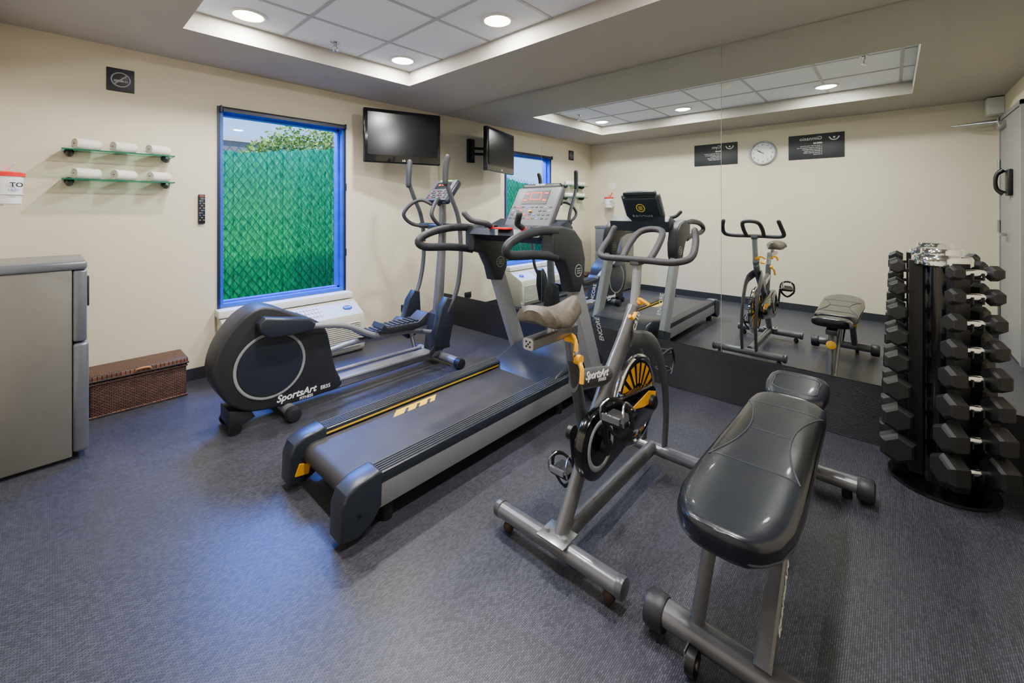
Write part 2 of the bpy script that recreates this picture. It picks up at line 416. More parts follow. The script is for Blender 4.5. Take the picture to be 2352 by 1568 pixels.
outer=[(math.cos(a)*(r+th0),math.sin(a)*(r+th0)*.95) for _,_,a,r in sp]; inner=[(math.cos(a)*(r-th0),math.sin(a)*(r-th0)*.95) for _,_,a,r in sp]
poly=outer+inner[::-1]
L2=.066; m=len(poly); vs=[]; fs=[]
for k,(x,s_) in enumerate(((-L2,.90),(-L2+.004,.96),(-L2+.012,1),(0,1),(L2-.012,1),(L2-.004,.96),(L2,.90))):
    vs+=[(x,p[0]*s_,p[1]*s_) for p in poly]
for k in range(6):
    for j in range(m):
        fs.append([k*m+j,k*m+(j+1)%m,(k+1)*m+(j+1)%m,(k+1)*m+j])
for k in (0,6):
    for j in range(n): fs.append([k*m+j,k*m+j+1,k*m+m-2-j,k*m+m-1-j])
g.add(vs,fs)
tm=g.mesh('rolled_towel')
for z in (1.705,1.515):
    for x in (-2.955,-2.775,-2.592):
        o=bpy.data.objects.new('rolled_towel',tm); COL.objects.link(o)
        o.location=(x+random.uniform(-.004,.004),-.087,z+.0395); o.rotation_euler=(0 if random.random()<.5 else .25,0,random.uniform(.42,.62))
        o['label']='rolled white terry towel lying on a glass shelf'; o['category']='towel'; o['group']='rolled towels on the glass shelves'
# remote
t=thing('remote_control','black television remote hung on the wall by the window','remote control',(-2.322,0,1.32))
G(M_black).box((-2.345,-.022,1.205),(-2.30,0,1.435),bev=.008,seg=3).part('body',t)
g=G(M_txtg)
for r in range(11):
    for c in range(3):
        g.use([M_txtg,M_dark,M_txtg,M_bluet,M_dark][(r+c)%5] if r!=0 else M_red)
        zz=1.42-.0185*r; xx=-2.335+.0125*c
        g.box((xx-.004,-.0245,zz-.004),(xx+.004,-.0215,zz+.003))
g.part('buttons',t)
t=thing('power_outlet','dark grey wall outlet plate','outlet',(-.47,0,.23))
G(M_dark).box((-.525,-.012,.19),(-.42,0,.265),bev=.003).part('plate',t)
for x in (-.498,-.447): G(M_black).box((x-.012,-.014,.215),(x+.012,-.011,.242)).part('socket',t)
# wipes dispenser
wx,wy=-3.288,-.43
t=thing('wipes_dispenser','white tub of wipes with red lid in a wall holder','dispenser',(wx,wy,1.345))
G(M_tub).lathe([(0,.06),(.003,.064),(.15,.073),(.152,.073)],(wx,wy,1.347),(0,0,1)).part('tub',t)
G(M_red).lathe([(0,.077),(.018,.078),(.024,.072),(.028,.03),(.029,.0)],(wx,wy,1.497),(0,0,1)).part('lid',t)
g=G(M_tub); g.tube([(wx,wy,1.52),(wx+.012,wy-.01,1.545),(wx+.04,wy-.02,1.575)],[.012,.024,.008],ry=.004,n=8); g.part('wipe_sheet',t)
g=G(M_red); g.tube([(wx-.02,wy-.01,1.52),(wx-.03,wy-.03,1.56),(wx-.055,wy-.03,1.60)],.008,n=8); g.part('lid_flap',t)
g=G(M_signk); g.text('TO',.034,(wx+.048,wy-.068,1.45),(1,.25,0),(0,0,1),off=.0008); g.use(M_bluet).text('HEAD',.016,(wx+.04,wy-.070,1.422),(1,.2,0),(0,0,1)); g.use(M_signk).text('wipes',.010,(wx+.035,wy-.069,1.385),(1,.2,0),(0,0,1)); g.part('label_lettering',t)
g=G(M_white); g.box((XW,wy-.05,1.36),(XW+.01,wy+.05,1.50)); g.box((XW+.008,wy-.03,1.339),(wx,wy+.03,1.345)); g.torus((wx,wy,1.40),(0,0,1),.073,.003); g.part('wall_holder',t)
G(M_white).box((XW,-.50,1.66),(XW+.006,-.36,1.78)).top('notice','small white notice sheet on the wall','notice',loc=(XW,-.43,1.66))

# ---------- TV
p0=V((-1.094,-.241,0)); p1=V((-.351,-.479,0)); ax=(p1-p0).normalized(); nrm=V((ax.y,-ax.x,0))
c=(p0+p1)/2; zc=2.04; w=(p1-p0).length; h=.53
t=thing('television','black flat-screen television on a swivel wall arm','television',(c.x,c.y,zc))
g=G(M_glossk); g.obox((c.x-nrm.x*.03,c.y-nrm.y*.03,zc),(w,.055,h),ax=ax,bev=.014,seg=3); g.part('casing',t)
g=G(M_screen); cc=c+nrm*.0005
g.obox((cc.x,cc.y,zc+.02),(w-.075,.006,h-.115),ax=ax); g.part('screen',t)
g=G(M_txtw); q=c; g.text('LG',.026,(q.x+nrm.x*.001,q.y+nrm.y*.001,zc-.235),ax,(0,0,1)); g.part('logo',t)
g=G(M_black); bk=c-nrm*.06
g.obox((bk.x-nrm.x*.015,bk.y-nrm.y*.015,zc),(.22,.03,.22),ax=ax,bev=.004)
a=bk-nrm*.03
g.tube([(a.x,a.y,zc+.05),(a.x-.10,a.y+.06,zc+.05),(-.5,-.06,zc+.05)],.018,ry=.018,n=8)
g.tube([(a.x,a.y,zc-.02),(a.x-.10,a.y+.06,zc-.02),(-.5,-.06,zc-.02)],.018,n=8)
g.cyl((-.5,-.06,zc-.08),(-.5,-.06,zc+.12),.02); g.box((-.55,-.05,zc-.13),(-.45,0,zc+.17),bev=.004)
g.part('wall_arm',t)

# ---------- air conditioner
t=thing('air_conditioner','white packaged terminal air conditioner under the window','air conditioner',(-1.69,-.17,0))
g=G(M_offw); g.prism([(-.014,.0),(-.30,.0),(-.33,.02),(-.345,.06),(-.345,.30),(-.325,.35),(-.13,.45),(-.014,.458)],'yz',-2.225,-1.135,bev=.006); g.part('body',t)
g=G(M_offw)
for i in range(13):
    z=.07+.0175*i
    g.obox((-1.69,-.349,z),(1.02,.012,.007),az=(0,-.4,1))
g.part('intake_grille',t)
g=G(M_white)
for i in range(24):
    x=-2.15+.028*i; g.obox((x,-.228,.403),(.006,.14,.012),ax=(1,0,0),az=(0,-.46,.89))
for k in range(3):
    yy=-.18-.045*k; zz=.4255-.0231*k; g.obox((-1.83,yy,zz+.002),(.68,.006,.012),az=(0,-.46,.89))
g.part('louver',t)
g=G(M_carr); g.lathe([(0,.03),(.003,.028)],(-1.25,-.233,.402),(0,-.46,.89))
for i in range(len(g.v)):
    v=g.v[i]; g.v[i]=V((-1.25+(v.x+1.25)*1.5,v.y,v.z))
g.use(M_txtw).text('Carrier',.022,(-1.25,-.235,.4055),(1,0,0),(0,.89,.46),shear=.3); g.part('badge',t)

# ---------- wicker basket
t=thing('wicker_basket','long brown wicker storage basket with a lid on the floor','basket',(-2.71,-.16,0))
g=G(M_wick); g.box((-2.955,-.29,.0),(-2.465,-.05,.225),bev=.014,seg=3)
for z in (.008,.215): g.tube([(-2.957,-.292,z),(-2.463,-.292,z),(-2.463,-.048,z),(-2.957,-.048,z)],.007,closed=True,n=8)
g.part('body',t)
g=G(M_wickt); g.box((-2.965,-.298,.228),(-2.457,-.042,.272),bev=.012,seg=3)
g.tube([(-2.966,-.299,.235),(-2.456,-.299,.235),(-2.456,-.041,.235),(-2.966,-.041,.235)],.007,closed=True,n=8); g.part('lid',t)
G(M_tan).tube([(-2.74,-.30,.245),(-2.73,-.312,.262),(-2.70,-.314,.266),(-2.67,-.312,.262),(-2.66,-.30,.245)],.007,n=8,sm=3).part('handle',t)

# ---------- fridge
t=thing('mini_fridge','waist-high grey metal fridge standing against the wall','fridge',(-3.2,-.6,0))
g=G(M_fridge); g.box((-3.418,-.82,.02),(-3.04,-.34,1.0),bev=.006); g.use(M_black).box((-3.40,-.80,0.0),(-3.06,-.36,.03)); g.part('body',t)
G(M_fridge2).box((-3.418,-.832,1.0),(-2.985,-.33,1.045),bev=.012,seg=3).part('top_cover',t)
g=G(M_fridge2); g.box((-3.038,-.825,.62),(-2.985,-.345,.998),bev=.012,seg=3); g.part('door',t)
g=G(M_fridge2); g.box((-3.038,-.828,.04),(-2.978,-.345,.612),bev=.014,seg=3); g.part('drawer',t)
g=G(M_dark); g.box((-2.984,-.80,.80),(-2.976,-.76,.96),bev=.003); g.part('handle',t)

# ---------- signs and clock on west wall
def rules(y0,y1,title,sub,lines,lab):
    t=thing('rules_sign',lab,'sign',(XW,(y0+y1)/2,2.115),group='black rules signs')
    G(M_signk).box((XW,y0,1.96),(XW+.012,y1,2.27),bev=.003).part('plate',t)
    g=G(M_txtw); X=XW+.0125
    g.text(title,.062,(X,y0+.22,2.215),(0,1,0),(0,0,1),align='LEFT')
    g.text(sub,.026,(X,y0+.22,2.155),(0,1,0),(0,0,1),align='LEFT',off=.001)
    for i,l in enumerate(lines): g.text(l,.018,(X,y0+.22,2.125-.022*i),(0,1,0),(0,0,1),align='LEFT')
    g.part('lettering',t)
    yc=y0+.10; zc=2.2; g=G(M_txtw)
    g.sph((X,yc,zc+.012),.011,(.2,1,1)); g.tube([(X,yc-.05,zc+.02),(X,yc-.03,zc-.01),(X,yc,zc-.02),(X,yc+.03,zc-.01),(X,yc+.05,zc+.02)],.007,n=6,sm=3)
    g.part('emblem',t)
rules(-3.572,-2.995,'Gimnasio','REGLAS',['1. Favor de usar ropa adecuada','2. Limpiar el equipo despues de usar','3. No se permiten alimentos','4. Menores con un adulto','5. Horario de 6:00 a 22:00','6. Use toalla'],'black wall sign headed Gimnasio Reglas with white lettering')
rules(-2.387,-1.798,'Gym','RULES',['1. Proper sportswear required','2. Clean equipment after use','3. No food allowed','4. Children with an adult','5. Open 6:00 to 22:00'],'black wall sign headed Gym Rules with white lettering')
t=thing('wall_clock','round white-faced wall clock with silver rim','clock',(XW,-2.70,2.08))
g=G(M_silver2); g.torus((XW+.018,-2.70,2.08),(1,0,0),.152,.012,r2=.016); g.part('rim',t)
G(M_tub).cyl((XW,-2.70,2.08),(XW+.012,-2.70,2.08),.152,n=40).part('face',t)
for k in range(1,13):
    a=k*math.pi/6; G(M_signk).text(str(k),.036,(XW+.0125,-2.70+math.sin(a)*.115,2.08+math.cos(a)*.115),(0,1,0),(0,0,1)).part('numeral',t)
for nm,a,l,wd in (('hour_hand',math.radians(62),.07,.008),('minute_hand',math.radians(54),.10,.006)):
    d=V((0,math.sin(a),math.cos(a))); c_=V((XW+.017+(.003 if nm[0]=='m' else 0),-2.70,2.08))+d*l*.42
    G(M_black).obox(c_,(.002,wd,l*1.15),ax=(1,0,0),az=d).part(nm,t)
# ---------- door on south wall
g=G(M_silver2); g.box((-3.33,YS,0),(-3.28,YS+.03,2.24)); g.box((-2.40,YS,0),(-2.35,YS+.03,2.24)); g.box((-3.33,YS,2.20),(-2.35,YS+.03,2.24))
g.use(M_doorb); g.box((-3.28,YS,.0),(-2.40,YS+.012,2.20))
g.use(M_door); g.box((-3.24,YS+.012,.01),(-2.41,YS+.028,2.19))
d=structure(g,'door_1','grey door in a metal frame')
for z in (1.75,1.15,.3): G(M_steel).cyl((-3.265,YS+.035,z-.06),(-3.265,YS+.035,z+.06),.014).part('hinge',d)
g=G(M_steel); g.cyl((-2.95,YS+.028,1.08),(-2.95,YS+.07,1.08),.014); g.cyl((-2.95,YS+.07,1.08),(-2.83,YS+.07,1.08),.01); g.part('handle',d)
g=G(M_steel); g.box((-3.2,YS+.028,2.10),(-2.98,YS+.08,2.16),bev=.005); g.tube([(-3.1,YS+.06,2.17),(-3.25,YS+.36,2.18),(-3.28,YS+.05,2.215)],.01,n=8); g.part('door_closer',d)
G(M_white).box((-3.38,YS,2.27),(-3.24,YS+.12,2.44),bev=.01).top('wall_speaker','small white speaker box high on the wall','speaker',loc=(-3.3,YS,2.3))
t=thing('wall_phone','black wall telephone with a curled handset','telephone',(-2.72,YS+.028,1.55))
G(M_black).box((-2.80,YS+.028,1.44),(-2.66,YS+.06,1.68),bev=.01).part('phone_body',t)
G(M_black).tube([(-2.77,YS+.07,1.46),(-2.775,YS+.11,1.50),(-2.775,YS+.12,1.57),(-2.775,YS+.11,1.64),(-2.77,YS+.07,1.68)],[.024,.016,.014,.016,.024],sm=4).part('handset',t)

# ---------- treadmill
TL=(-1.35,-2.14,0)
t=thing('treadmill','grey and black treadmill with yellow accents beside the stationary bike','treadmill',TL)
yl,yr=-1.84,-2.44
def capsule(x0,x1,z0,z1,n=8):
    r=(z1-z0)/2; zc=(z0+z1)/2; p=[]
    for i in range(n+1):
        a=math.pi/2+math.pi*i/n; p.append((x0+r+math.cos(a)*r,zc+math.sin(a)*r))
    for i in range(n+1):
        a=-math.pi/2+math.pi*i/n; p.append((x1-r+math.cos(a)*r,zc+math.sin(a)*r))
    return p
G(M_belt).prism(capsule(-2.31,-.93,.095,.197),'xz',-2.345,-1.935).part('running_belt',t)
g=G(M_yell)
g.box((-2.25,-2.3315,.1965),(-.98,-2.3285,.198))
# solid block emblem at the edge of the belt
g.prism([(-1.875,-2.012),(-1.60,-2.012),(-1.545,-1.955),(-1.82,-1.955)],'xy',.1972,.1980)
g.use(M_belt)
for k in range(3):
    x=-1.80+.075*k; g.prism([(x-.008,-2.013),(x+.014,-2.013),(x+.052,-1.974),(x+.030,-1.974)],'xy',.1981,.1986)
g.part('belt_marking',t,'yellow marking')
G(M_dark).box((-2.22,-2.36,.05),(-.6,-1.92,.125),bev=.01).part('deck_frame',t)
for s,y in ((1,yl),(-1,yr)):
    a,b=(y-.085,y) if s>0 else (y,y+.085)
    g=G(M_silver); g.prism([(-2.24,.085),(-.72,.085),(-.72,.185),(-2.24,.185)],'xz',a,b,bev=.008)
    g.use(M_darkb); g.prism([(-2.24,.186),(-.78,.186),(-.78,.232),(-2.24,.232)],'xz',a-.004,b+.004,bev=.012)
    for k in range(5):
        yy=a+.012+.0152*k; g.use(M_gun); g.box((-2.20,yy-.003,.231),(-.8,yy+.003,.236))
    g.use(M_yell)
    yy=(a-.0045) if s>0 else (b+.0045); g.box((-2.20,yy-.002,.206),(-.95,yy+.002,.214))
    g.part('side_rail',t,'silver rail with ribbed dark foot strip')
    g=G(M_darkb); g.prism([(-2.375,.035),(-2.30,.02),(-2.24,.05),(-2.20,.10),(-2.195,.235),(-2.21,.246),(-2.30,.236),(-2.35,.21),(-2.37,.16)],'xz',a-.010,b+.010,bev=.012,seg=3)
    g.use(M_black); yo=(b+.010 if s>0 else a-.010); g.cyl((-2.30,yo-.003,.11),(-2.30,yo+.003,.11),.008)
    g.part('end_cap',t)
    g=G(M_yel); yy=(a-.014) if s>0 else (b+.014)
    g.prism([(-2.35,.07),(-2.29,.06),(-2.28,.105),(-2.33,.12)],'xz',yy-.004,yy+.004); g.part('accent_plate',t,'yellow roller adjustment plate')
    G(M_rub).cyl((-2.15,y-.05*s,.0),(-2.15,y-.05*s,.09),.03).part('foot',t)
    G(M_rub).cyl((-.9,y-.05*s,.0),(-.9,y-.05*s,.09),.03).part('foot',t)
g=G(M_darkb); g.prism([(-1.0,.19),(-.93,.25),(-.75,.30),(-.55,.32),(-.42,.30),(-.35,.22),(-.34,.08),(-.40,.05),(-1.0,.08)],'xz',yr+.02,yl-.02,bev=.03,seg=4)
g.part('motor_hood',t)
g=G(M_txtg); g.text('SportsArt',.055,(-.338,-1.98,.14),(0,1,0),(0,0,1),shear=.3,off=.001); g.part('hood_lettering',t)
g=G(M_black)
for k in range(10): g.box((-.345,-2.38+.02*k,.10),(-.335,-2.37+.02*k,.16))
g.part('vent',t)
for s,y in ((1,-1.80),(-1,-2.485)):
    g=G(M_silver2); g.tube([(-.54,y,.04),(-.60,y,.2),(-.90,y,.95)],.028,ry=.062,up=(1,0,.3),sq=True); 
    g.use(M_darkb); g.tube([(-.545,y-.002,.03),(-.61,y,.22)],.036,ry=.075,up=(1,0,.3),sq=True)
    g.part('upright',t,'silver slanted upright')
    g=G(M_txtw); g.text('ENCORE',.05,(-.53,y,.48),(-.38,0,.93),(.0,1,0)); 
    g.part('upright_lettering',t)
    g=G(M_dark); g.prism([(-1.14,1.035),(-1.02,1.0),(-.96,.90),(-.93,.80),(-.84,.79),(-.79,.88),(-.78,1.0),(-.82,1.12),(-.90,1.19),(-1.02,1.215),(-1.14,1.205)],'xz',y-.048,y+.048,bev=.02,seg=3)
    yy=y+.03*s
    g.tube([(-1.08,yy,1.185),(-1.22,yy,1.195),(-1.38,yy+.01*s,1.18),(-1.50,yy+.01*s,1.145),(-1.535,yy+.01*s,1.105),(-1.48,yy,1.075),(-1.32,yy,1.065),(-1.18,yy,1.05),(-1.08,yy,1.03)],.026,ry=.021,up=(0,1,0),n=12,sm=4)
    g.part('side_arm',t)
    g=G(M_txtg); yo=y-.0485
    g.torus((-.87,yo,.93),(0,1,0),.038,.003,r2=.0015)
    for k in (-.014,0,.014): g.box((-.89,yo-.002,.93+k-.003),(-.85,yo,.93+k+.003))
    g.part('round_badge',t)
    g=G(M_grip); g.tube([(-1.12,y-.20*s,1.20),(-1.17,y-.20*s,1.225),(-1.24,y-.14*s,1.245),(-1.27,y-.10*s,1.29)],.019,n=12,sm=4,rnd=True); g.use(M_red).cyl((-1.118,y-.20*s,1.195),(-1.125,y-.20*s,1.20),.021)
    g.part('grip',t)
g=G(M_darkb)
g.prism([(-1.17,1.15),(-1.13,1.19),(-1.0,1.20),(-.86,1.25),(-.80,1.20),(-.82,1.10),(-1.05,1.10)],'xz',-2.45,-1.83,bev=.012)
g.use(M_red); g.obox((-1.15,-2.14,1.195),(.05,.13,.012),bev=.004)
g.use(M_black); g.torus((-1.05,-1.93,1.203),(0,0,1),.04,.008); g.torus((-1.05,-2.35,1.203),(0,0,1),.04,.008); g.cyl((-1.05,-1.93,1.199),(-1.05,-1.93,1.202),.04); g.cyl((-1.05,-2.35,1.199),(-1.05,-2.35,1.202),.04)
g.part('dashboard',t)
up=V((.52,0,.853)); nr=V((-.853,0,.52)); cc=V((-.885,-2.17,1.335))
g=G(M_consg); g.obox(cc-nr*.02,(.40,.33,.05),ax=(0,-1,0),az=nr,bev=.018,seg=3)
g.use(M_darkb); g.obox(cc-nr*.05,(.36,.30,.05),ax=(0,-1,0),az=nr,bev=.02,seg=3); 
g.use(M_dark); g.obox(cc+up*.175-nr*.025,(.34,.05,.055),ax=(0,-1,0),az=nr,bev=.02,seg=3)
con=g.part('console',t)
def cpt(u,v,d=0): return cc+V((0,-1,0))*u+up*v+nr*(.006+d)
g=G(M_black); g.obox(cpt(0,.075),(.22,.11,.003),ax=(0,-1,0),az=nr)
g.use(M_led)
for (u,v,sx,sy) in ((0,.11,.09,.004),(0,.055,.09,.004),(-.045,.082,.004,.055),(.045,.082,.004,.055),(-.085,.105,.03,.008),(.085,.105,.03,.008),(-.085,.05,.03,.008),(.085,.05,.03,.008)): g.obox(cpt(u,v,.002),(sx,sy,.002),ax=(0,-1,0),az=nr)
g.part('display',con,'red LED display')
g=G(M_dark)
for r in range(4):
    for c_ in range(9):
        u=-.16+.04*c_; v=-.005-.03*r
        if r==1 and abs(u)<.05: continue
        g.use([M_dark,M_dark,M_black,M_txtg,M_dark,M_red,M_dark,M_bluet][(r*3+c_*5)%8]); g.obox(cpt(u,v),(.022,.010,.003),ax=(0,-1,0),az=nr)
g.use(M_yel); g.sph(cpt(0,-.04,.004),.014,(1,1,.6))
g.part('buttons',con)
G(M_txtw).text('ENCORE',.022,cpt(0,.178,.0),(0,-1,0),up).part('front_lettering',con)
b0=cc-nr*.0765
g=G(M_txty); g.torus(b0+up*.04,nr,.042,.004,r2=.0015)
for k in (-.015,0,.015): g.obox(b0+up*(.04+k),(.04,.006,.003),ax=(0,1,0),az=-nr)
g.use(M_txtg).text('ENCORE',.05,b0-up*.06,(0,1,0),up,off=.001,spc=1.15); g.part('back_lettering',con)

# ---------- elliptical
EL=(-1.6,-1.055,0); ey=-1.055
t=thing('elliptical_trainer','dark grey elliptical cross trainer with round flywheel housing beside the window','elliptical trainer',EL)
g=G(M_dark)
out=[(-2.50,.36),(-2.485,.47),(-2.44,.57),(-2.36,.67),(-2.26,.722),(-2.16,.70),(-2.05,.64),(-1.92,.575),(-1.855,.50),(-1.825,.38),(-1.79,.22),(-1.745,.10),(-1.85,.075),(-2.1,.075),(-2.3,.10),(-2.41,.17),(-2.47,.26)]
outs=[(p.x,p.z) for p in smooth_pts([(x,0,z) for x,z in out],3,True)]
g.prism(outs,'xz',-1.16,-.95,bev=.018,seg=3); hs=g.part('flywheel_housing',t)
for yy,d in ((-1.163,-1),(-.947,1)):
    g=G(M_txtg); g.torus((-2.2,yy,.355),(0,1,0),.195,.009,r2=.004,n=56); g.use(M_darkb); g.lathe([(0,.185),(.006,.183),(.009,.15),(.004,.05),(.004,0)],(-2.2,yy,.355),(0,d,0),n=48); g.part('ring_cover',hs)
G(M_txtw).text('SportsArt',.060,(-2.05,-1.1612,.13),(1,0,0),(0,0,1),shear=.25,off=.0015,align='CENTER').part('lettering',hs)
G(M_txtw).text('FITNESS',.024,(-1.99,-1.1612,.092),(1,0,0),(0,0,1),off=.0005).part('lettering',hs)
G(M_txtw).text('E835',.034,(-1.865,-1.1612,.12),(1,0,0),(0,0,1),off=.0005).part('lettering',hs)
for s in (-1,1):
    y0=ey+s*.15
    zz=0 if s<0 else -.30
    hz=.62+zz
    g=G(M_darkb); g.prism([(-2.29,hz+.02),(-2.26,hz+.055),(-2.15,hz+.03),(-2.0,hz-.0),(-1.96,hz-.04),(-1.98,hz-.08),(-2.1,hz-.085),(-2.24,hz-.075),(-2.285,hz-.03)],'xz',y0-.045,y0+.035,bev=.015,seg=3); g.part('crank_cover',t)
    g=G(M_silver); fz2=hz-.06
    ze=.43 if s<0 else .33
    g.tube([(-1.98,y0,fz2),(-1.75,y0,fz2*.75+ze*.22),(-1.5,y0,ze-.04),(-1.25,y0,ze-.06),(-.99,y0-.02*s,.30)],.02,n=12,sm=5); g.part('pedal_rail',t,'silver curved pedal rail')
    g=G(M_dark); zp=ze+.0
    g.prism([(-1.52,zp+.03),(-1.50,zp+.06),(-1.47,zp+.03),(-1.2,zp+.02),(-1.12,zp+.075),(-1.10,zp+.07),(-1.13,zp-.02),(-1.25,zp-.035),(-1.45,zp-.02)],'xz',y0-.09,y0+.06,bev=.008)
    g.use(M_darkb)
    for k in range(7): g.box((-1.46+.04*k,y0-.08,zp+.022),(-1.44+.04*k,y0+.05,zp+.034))
    g.part('foot_pedal',t)
    ya=ey+s*.26
    g=G(M_gun); g.tube([(-.955,ya,1.55),(-.90,ya,1.42),(-.83,ya,1.27),(-.80,ya,1.1),(-.80,ya,.85),(-.85,ya,.62),(-.97,ya-.02*s,.42),(-.99,ya-.04*s,.26)],.019,n=12,sm=5); ar=g.part('swing_arm',t)
    g=G(M_grip); g.tube([(-.94,ya+.01*s,1.745),(-.955,ya,1.66),(-.96,ya,1.53)],.024,n=14,sm=4,rnd=True); g.part('grip',ar,'dark foam grip')
    g=G(M_darkb); g.prism([(-1.05,.22),(-1.06,.32),(-1.0,.52),(-.94,.60),(-.88,.58),(-.87,.40),(-.92,.20),(-1.0,.18)],'xz',ya-.035-.03*s,ya+.035-.03*s,bev=.012,seg=3); g.part('pivot_cover',ar)
    g=G(M_grip); g.tube([(-.80,ey+s*.03,1.18),(-.86,ey+s*.12,1.17),(-.97,ey+s*.19,1.19),(-1.05,ey+s*.20,1.27),(-1.0,ey+s*.17,1.36),(-.92,ey+s*.12,1.40),(-.86,ey+s*.05,1.36)],.016,n=12,sm=5); g.part('fixed_handle',t)
    g=G(M_silver); g.tube([(-1.8,ey+s*.09,.13),(-.95,ey+s*.09,.12)],.014,n=10); g.part('guide_rail',t)
    g=G(M_gun); g.tube([(-1.0,ey+s*.10,.10),(-.98,ey+s*.2,.24)],.018); g.part('pivot_bracket',t)
g=G(M_silver); g.tube([(-1.82,ey,.085),(-.82,ey,.085)],.05,ry=.035,sq=True); g.part('base_beam',t)
for x,w_ in ((-.84,.27),(-2.10,.16)):
    g=G(M_silver); g.cyl((x,ey-w_,.05),(x,ey+w_,.05),.034); st=g.part('stabilizer',t)
    for s in (-1,1):
        G(M_dark).cyl((x,ey+s*(w_-.01),.044),(x,ey+s*(w_+.055),.044),.044,bev=.012).part('end_cap',st)
g=G(M_dark); g.prism([(-2.42,.14),(-2.30,.10),(-2.28,.06),(-2.36,.03),(-2.42,.05)],'xz',ey-.09,ey+.09,bev=.008); g.part('wheel_bracket',t)
for s in (-1,1): G(M_black).cyl((-2.39,ey+s*.10-.012,.033),(-2.39,ey+s*.10+.012,.033),.033).part('transport_wheel',t)
g=G(M_gunl); g.tube([(-.86,ey,.08),(-.83,ey,.5),(-.79,ey,1.0),(-.78,ey,1.36)],[.05,.045,.036,.03],sm=4,n=14); g.part('mast',t)
G(M_dark).prism([(-.95,.1),(-.90,.42),(-.80,.46),(-.76,.3),(-.74,.1)],'xz',ey-.06,ey+.06,bev=.015,seg=3).part('mast_cover',t)
g=G(M_darkb); g.obox((-.82,ey,1.16),(.10,.22,.07),bev=.02,seg=3); g.cyl((-.81,ey-.29,1.17),(-.81,ey+.29,1.17),.026); g.part('pivot_hub',t)
G(M_yel).sph((-.9,ey+.1,1.02),.014).part('pull_pin',t)
eu=V((.62,0,.785)); en=V((-.785,0,.62)); ec=V((-.80,ey,1.485))
g=G(M_darkb); g.obox(ec-en*.03,(.31,.25,.06),ax=(0,-1,0),az=en,bev=.025,seg=3); g.use(M_consg); g.obox(ec,(.29,.23,.012),ax=(0,-1,0),az=en,bev=.005); con=g.part('console',t)
def ept(u,v,d=0): return ec+V((0,-1,0))*u+eu*v+en*(.007+d)
g=G(M_black); g.obox(ept(0,.05),(.20,.07,.003),ax=(0,-1,0),az=en); g.use(M_led); 
for u in (-.05,0,.05): g.obox(ept(u,.055,.002),(.03,.012,.002),ax=(0,-1,0),az=en)
g.use(M_grn); g.obox(ept(0,.105,0),(.16,.008,.003),ax=(0,-1,0),az=en); g.part('display',con,'lit display')
g=G(M_dark)
for r in range(4):
    for c_ in range(8):
        g.use([M_txtg,M_dark,M_red,M_dark,M_dark][(r*2+c_)%5]); g.obox(ept(-.115+.033*c_,-.015-.024*r),(.018,.010,.003),ax=(0,-1,0),az=en)
g.part('buttons',con)

# ---------- stationary bike
by=-3.08
t=thing('exercise_bike','grey indoor cycling bike with yellow flywheel accents','exercise bike',(-1.45,by,0))
for x in (-1.855,-1.0):
    g=G(M_gunl); g.tube([(x,-2.80,.075),(x,-3.34,.075)],.034,ry=.03,n=20,rnd=False); st=g.part('stabilizer',t)
    for y in (-2.79,-3.35):
        s=1 if y>by else -1
        g=G(M_gun); g.cyl((x,y-.02*s,.075),(x,y+.008*s,.075),.035,bev=.006); g.use(M_brown).sph((x,y-.05*s,.022),.022); g.cyl((x,y-.05*s,.0),(x,y-.05*s,.05),.012); g.part('foot',st,'round brown levelling foot')
g=G(M_gunl); g.tube([(-1.83,by,.085),(-1.02,by,.085)],.026,ry=.036,up=(0,0,1),n=16); g.part('bottom_tube',t)
g=G(M_steel)
g.box((-1.90,by-.06,.104),(-1.80,by+.06,.112),bev=.002)
for y in (-.04,.04): g.cyl((-1.86,by+y,.11),(-1.86,by+y,.122),.01,n=6)
g.part('mounting_plate',t)
g=G(M_gunl); g.tube([(-1.83,by,.09),(-1.70,by,.27),(-1.57,by,.46),(-1.42,by,.62),(-1.30,by,.74),(-1.23,by,.85)],[.034,.036,.042,.05,.052,.038],ry=.026,up=(0,1,0),sm=5,n=16); fr=g.part('main_frame',t)
g=G(M_gun); g.tube([(-1.74,by,.645),(-1.60,by,.62),(-1.45,by,.585)],.042,ry=.024,up=(0,1,0),n=16,sm=4); g.tube([(-1.755,by,.76),(-1.72,by,.62),(-1.68,by,.48),(-1.65,by,.38)],.024,n=14,sm=4); g.part('seat_tube',t)
g=G(M_txtw); g.text('SportsArt',.044,(-1.605,by-.0245,.64),(1,0,-.18),(.18,0,1),shear=.25,off=.001); g.part('lettering',fr)
G(M_txtw).text('FITNESS',.018,(-1.565,by-.0245,.608),(1,0,-.18),(.18,0,1)).part('lettering',fr)
G(M_txtw).text('C510',.042,(-1.255,by-.0275,.79),(.55,0,.83),(-.83,0,.55),off=.001).part('lettering',fr)
for s in (-1,1):
    g=G(M_gun); yy=by+s*.055
    g.tube([(-1.31,by+s*.03,.72),(-1.17,yy,.68),(-1.06,yy,.58),(-.99,yy,.42),(-.97,yy,.25),(-.995,yy,.09)],[.04,.042,.036,.030,.026,.024],ry=.012,up=(0,1,0),n=14,sm=5); g.part('fork_blade',t)
g=G(M_chrome); fc=(-1.21,by,.40)
g.torus(fc,(0,1,0),.197,.016,r2=.016,n=56); g.use(M_black).lathe([(-.008,.19),(.008,.19)],fc,(0,1,0),n=48)
g.use(M_yel)
for k in range(18):
    a0=2*math.pi*k/18; a1=a0+.22
    for yy in (-.0105,.0105):
        g.add([(fc[0]+math.cos(a)*r,by+yy,fc[2]+math.sin(a)*r) for a,r in ((a0,.075),(a0,.172),(a1,.172),((a0+a1)/2+.03,.075))],[[0,1,2,3]])
